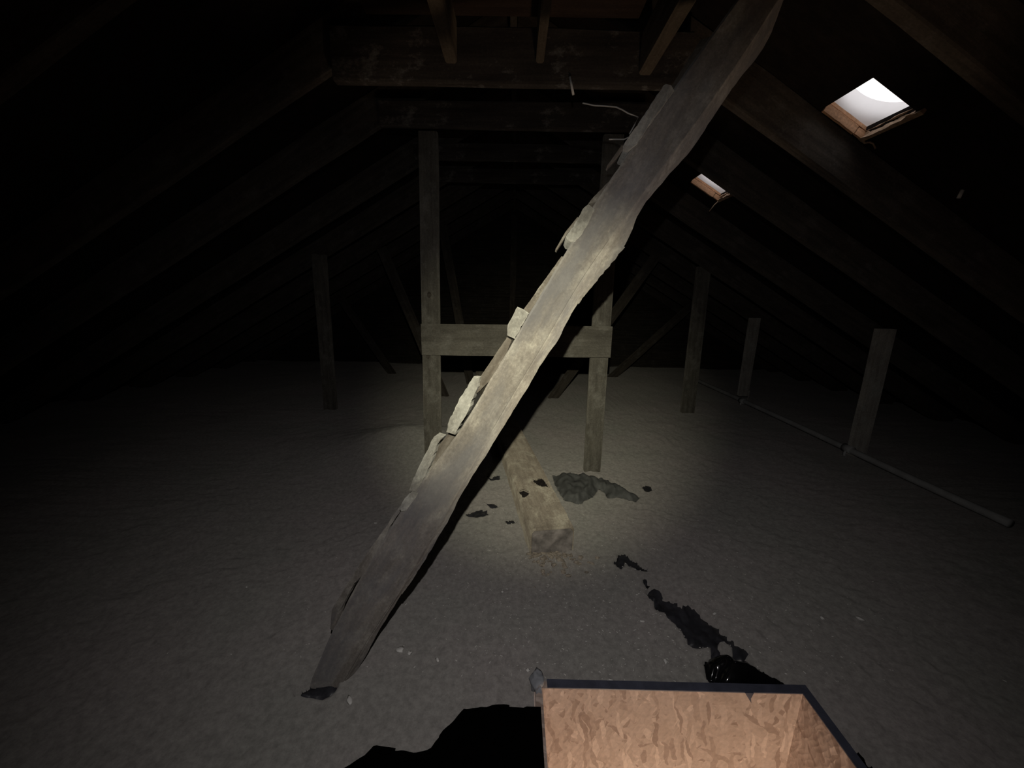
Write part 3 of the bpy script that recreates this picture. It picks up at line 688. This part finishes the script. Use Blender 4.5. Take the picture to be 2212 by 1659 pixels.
# ------------------------------------------------------------------ plastic showing in the insulation gaps, and painted shade in the small holes
def film(key, name, label, mat, pad, zfun, cat='plastic film', step=0.009):
    poly = GAPS[key]; xs = [p_[0] for p_ in poly]; ys = [p_[1] for p_ in poly]
    x0, x1, y0, y1 = min(xs) - pad, max(xs) + pad, min(ys) - pad, max(ys) + pad
    ax = np.linspace(x0, x1, max(4, int((x1 - x0) / step))); ay = np.linspace(y0, y1, max(4, int((y1 - y0) / step)))
    X, Y = np.meshgrid(ax, ay); D = inside_dist(X, Y, poly)
    Z = zfun(X, Y, D)
    Z = np.minimum(Z, ground(X, Y) + np.where(D < 0.004, 9, -0.012))      # tucked under the insulation outside the gap
    n_ = len(ax); base = Vector(((x0 + x1) / 2, (y0 + y1) / 2, -0.10))
    Zf = np.where(D < pad, Z, np.nan)
    V = [(X.ravel()[i] - base.x, Y.ravel()[i] - base.y, (Z.ravel()[i]) - base.z) for i in range(X.size)]
    F = []
    for j in range(len(ay) - 1):
        for i in range(n_ - 1):
            if min(D[j, i], D[j + 1, i + 1], D[j, i + 1], D[j + 1, i]) > pad * .8: continue
            a = j * n_ + i; F.append((a, a + 1, a + n_ + 1, a + n_))
    used = sorted({q for f in F for q in f}); mp = {q: i for i, q in enumerate(used)}
    V2 = [V[q] for q in used]; F2 = [tuple(mp[q] for q in f) for f in F]
    o = mesh_obj(name, V2, F2, mat, None, Matrix.Translation(base), True)
    return tag(o, label, cat)
film('duct', 'plastic_or_shade_film', 'dark grey folded film bulging from the insulation at the foot of the right frame post', M['grey_film'], 0.03,
     lambda X, Y, D: ground(X, Y, False) - 0.014 + 0.034 * np.clip(-D / 0.035, 0, 1) + 0.005 * np.sin(X * 120 + 10 * fbm(X, Y, 7, 2)) * np.clip(-D / 0.02, 0, 1) + 0.006 * fbm(X, Y, 14, 2))
film('long', 'plastic_or_shade_film', 'long strip of black film bared by the torn insulation right of centre', M['black_film'], 0.02,
     lambda X, Y, D: ground(X, Y, False) - 0.016 + 0.010 * fbm(X, Y, 16, 3) + 0.008 * np.abs(np.sin((X + Y) * 40 + 9 * fbm(X, Y, 8, 2))))
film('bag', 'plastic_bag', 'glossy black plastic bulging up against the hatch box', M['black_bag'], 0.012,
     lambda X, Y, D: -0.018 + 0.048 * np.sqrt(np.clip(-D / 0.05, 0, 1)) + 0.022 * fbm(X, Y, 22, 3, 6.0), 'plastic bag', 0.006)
for key, lab in (('crack', 'painted shade in the ragged crack just right of the floor timber end'), ('s1', 'painted shade in the largest small hole under the leaning timber'),
                 ('s2', 'painted shade in the slit hole beside the floor timber, above the largest hole'), ('s3', 'tiny black hole touching the left side of the floor timber'),
                 ('s4', 'painted shade in the upper thin slit beside the shadow of the leaning timber'), ('s5', 'faint dark dent right of the grey folded film'),
                 ('hair', 'hairline black slit just above the long black strip'), ('foot', 'black hollow in the insulation at the foot of the leaning timber'),
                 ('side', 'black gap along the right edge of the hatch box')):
    film(key, 'plastic_or_shade_film', lab, M['black_film'] if key not in ('side',) else M['patch'], 0.012,
         lambda X, Y, D: ground(X, Y, False) - 0.012 + 0.006 * fbm(X, Y, 20, 2), 'plastic film', 0.006)  # near-black film stands in for the shade down in each small hole

# ------------------------------------------------------------------ thin jet-black patch beside the hatch
poly = SHEET
xs = [p_[0] for p_ in poly]; ys = [p_[1] for p_ in poly]
ax = np.linspace(min(xs) - .03, 0.0865, 75); ay = np.arange(min(ys), max(ys) + .03, 0.008)
X, Y = np.meshgrid(ax, ay); D = inside_dist(X, Y, poly) + 0.010 * fbm(X, Y, 14, 3)
Z = np.where(D < 0, 0.010 + 0.022 * np.sqrt(np.clip(-D / 0.06, 0, 1)), 0.0) + 0.010 * fbm(X, Y, 9, 2) + np.maximum(ground(X, Y), -0.02)
Z = np.where(X > HX0 - 0.025, np.maximum(Z, 0.010), Z)
n_ = len(ax); V = np.stack([X.ravel(), Y.ravel(), Z.ravel()], 1); F = []
for j in range(len(ay) - 1):
    for i in range(n_ - 1):
        if max(D[j, i], D[j + 1, i + 1]) > 0.0: continue
        a = j * n_ + i; F.append((a, a + 1, a + n_ + 1, a + n_))
used = sorted({q for f in F for q in f}); mp = {q: i for i, q in enumerate(used)}
base = Vector((-0.15, 0.6, 0.0))
o = mesh_obj('black_patch', [Vector(V[q]) - base for q in used], [tuple(mp[q] for q in f) for f in F], M['patch'], None, Matrix.Translation(base), True)
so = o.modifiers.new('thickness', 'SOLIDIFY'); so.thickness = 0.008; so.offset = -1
tag(o, 'jet-black patch lying on the insulation left of the hatch box', 'patch')

# ------------------------------------------------------------------ scraps on the insulation
CHL = ['largest pale scrap, left of the floor between leaning timber and hatch', 'small pale scrap beside the largest one', 'flat grey chip below the foot of the leaning timber',
       'pale sliver left of the leaning timber, near its cleats', 'small round white scrap in front of the floor timber', 'long pale chip at far right beyond the black strip',
       'small pale fleck left of the long chip at far right', 'pale fleck left of the end of the black strip', 'pale fleck just behind the hatch box',
       'bright sliver on the upper edge of the black strip', 'pale upright flake left of the black strip', 'white crumb above the foam lump of the hatch',
       'pale thin flake right of the largest scrap', 'tiny bright speck on the left of the insulation']
CHS = [(.011, .009), (.006, .006), (.011, .006), (.008, .004), (.005, .005), (.013, .005), (.005, .006), (.008, .004), (.007, .005), (.008, .004), (.004, .008), (.005, .005), (.004, .008), (.003, .003)]
for k, ((x, y), (a, b_)) in enumerate(zip(CHIPS, CHS)):
    o = lump('paper_scrap', (x, y, gz(x, y, True) + 0.003), (a, b_, 0.0035), M['scrap'], k * 1.3, 2, 0.7)
    o.rotation_euler.z = k * 1.1
    tag(o, CHL[k], 'scrap', 'pale scraps on the insulation')
# crumbs fallen from the end of the floor timber
bmc = bmesh.new()
rc = random.Random(11)
for k in range(110):
    x = 0.165 + rc.gauss(0, 0.05); y = 1.268 - abs(rc.gauss(0, 0.045)); r = rc.uniform(0.003, 0.009)
    q = bmesh.ops.create_icosphere(bmc, subdivisions=1, radius=1.0)['verts']
    z = gz(x, y) + r * .3
    for v_ in q:
        dd = v_.co.normalized(); s_ = r * (1 + 0.95 * noise.noise(dd * 2 + Vector((k, 0, 0))))
        v_.co = Vector((x, y, z)) + Vector((dd.x * s_ * 1.3, dd.y * s_, dd.z * s_ * .7))
me = bpy.data.meshes.new('insulation_crumbs'); bmc.to_mesh(me); bmc.free(); me.materials.append(M['crumb'])
o = bpy.data.objects.new('insulation_crumbs', me); COL.objects.link(o)
tag(o, 'brownish crumbs heaped below the sawn end of the floor timber', 'crumbs', None, 'stuff')
# countless small flecks
V = []; F = []
rr = random.Random(5)
fp = []
while len(fp) < 1500:
    x = rr.gauss(0.25, 0.45); y = 0.80 + abs(rr.gauss(0, 0.42))
    if x < -1.2 or x > 1.6 or y > 2.4: continue
    if x < -0.1 and rr.random() < 0.45: continue
    if HX0 - .01 < x < HX1 + .01 and y < HY1 + .005: continue
    fp.append((x, y))
fz = ground(np.array([q[0] for q in fp]), np.array([q[1] for q in fp]))
for (x, y), z in zip(fp, fz):
    if z < -0.03: continue
    z = float(z); s = rr.choice((.0008, .0009, .0011, .0013, .0018)); a = rr.uniform(0, 6.28); el = rr.uniform(1, 2.2)
    k = len(V); ca, sa = math.cos(a), math.sin(a)
    for (px, py, pz) in ((-el, -.5, 0), (el, -.5, .2), (el * .8, .6, .5), (-el, .5, .3), (0, 0, 1.1)):
        V.append((x + (px * ca - py * sa) * s, y + (px * sa + py * ca) * s, z + .0005 + pz * s))
    F += [(k, k + 1, k + 4), (k + 1, k + 2, k + 4), (k + 2, k + 3, k + 4), (k + 3, k, k + 4), (k + 3, k + 2, k + 1, k)]
o = mesh_obj('insulation_flecks', V, F, M['scrap']); tag(o, 'countless tiny pale flecks sprinkled over the grey insulation', 'flecks', None, 'stuff')

# ------------------------------------------------------------------ pale splinters and nails hanging from beams and boards
def px_nail(p0, p1, r, label, mat=None, cat='splinter'):
    o = tube_path('pale_splinter', [p0, p1], r, mat or M['bright'], None, 6); return tag(o, label, cat)
yc = RY[2] - 0.068
px_nail((0.168, yc, 1.672), (0.182, yc - .004, 1.618), 0.0042, 'bright white splinter hanging below the deep collar beam')
px_nail((0.395, yc - 0.16, 1.823), (0.362, yc - 0.15, 1.816), 0.005, 'short pale splinter under the brown ceiling board', M['scrap'])
x_ = 1.527; px_nail((x_, 1.443, deck_z(x_) + .01), (x_ - .012, 1.440, deck_z(x_) - .022), 0.006, 'pale nail end poking through the right roof boarding', M['scrap'], 'nail')
x_ = 1.777; px_nail((x_, 2.252, deck_z(x_) + .01), (x_ - .02, 2.240, deck_z(x_) - .02), 0.007, 'dull nail end low on the right roof boarding', M['wire'], 'nail')
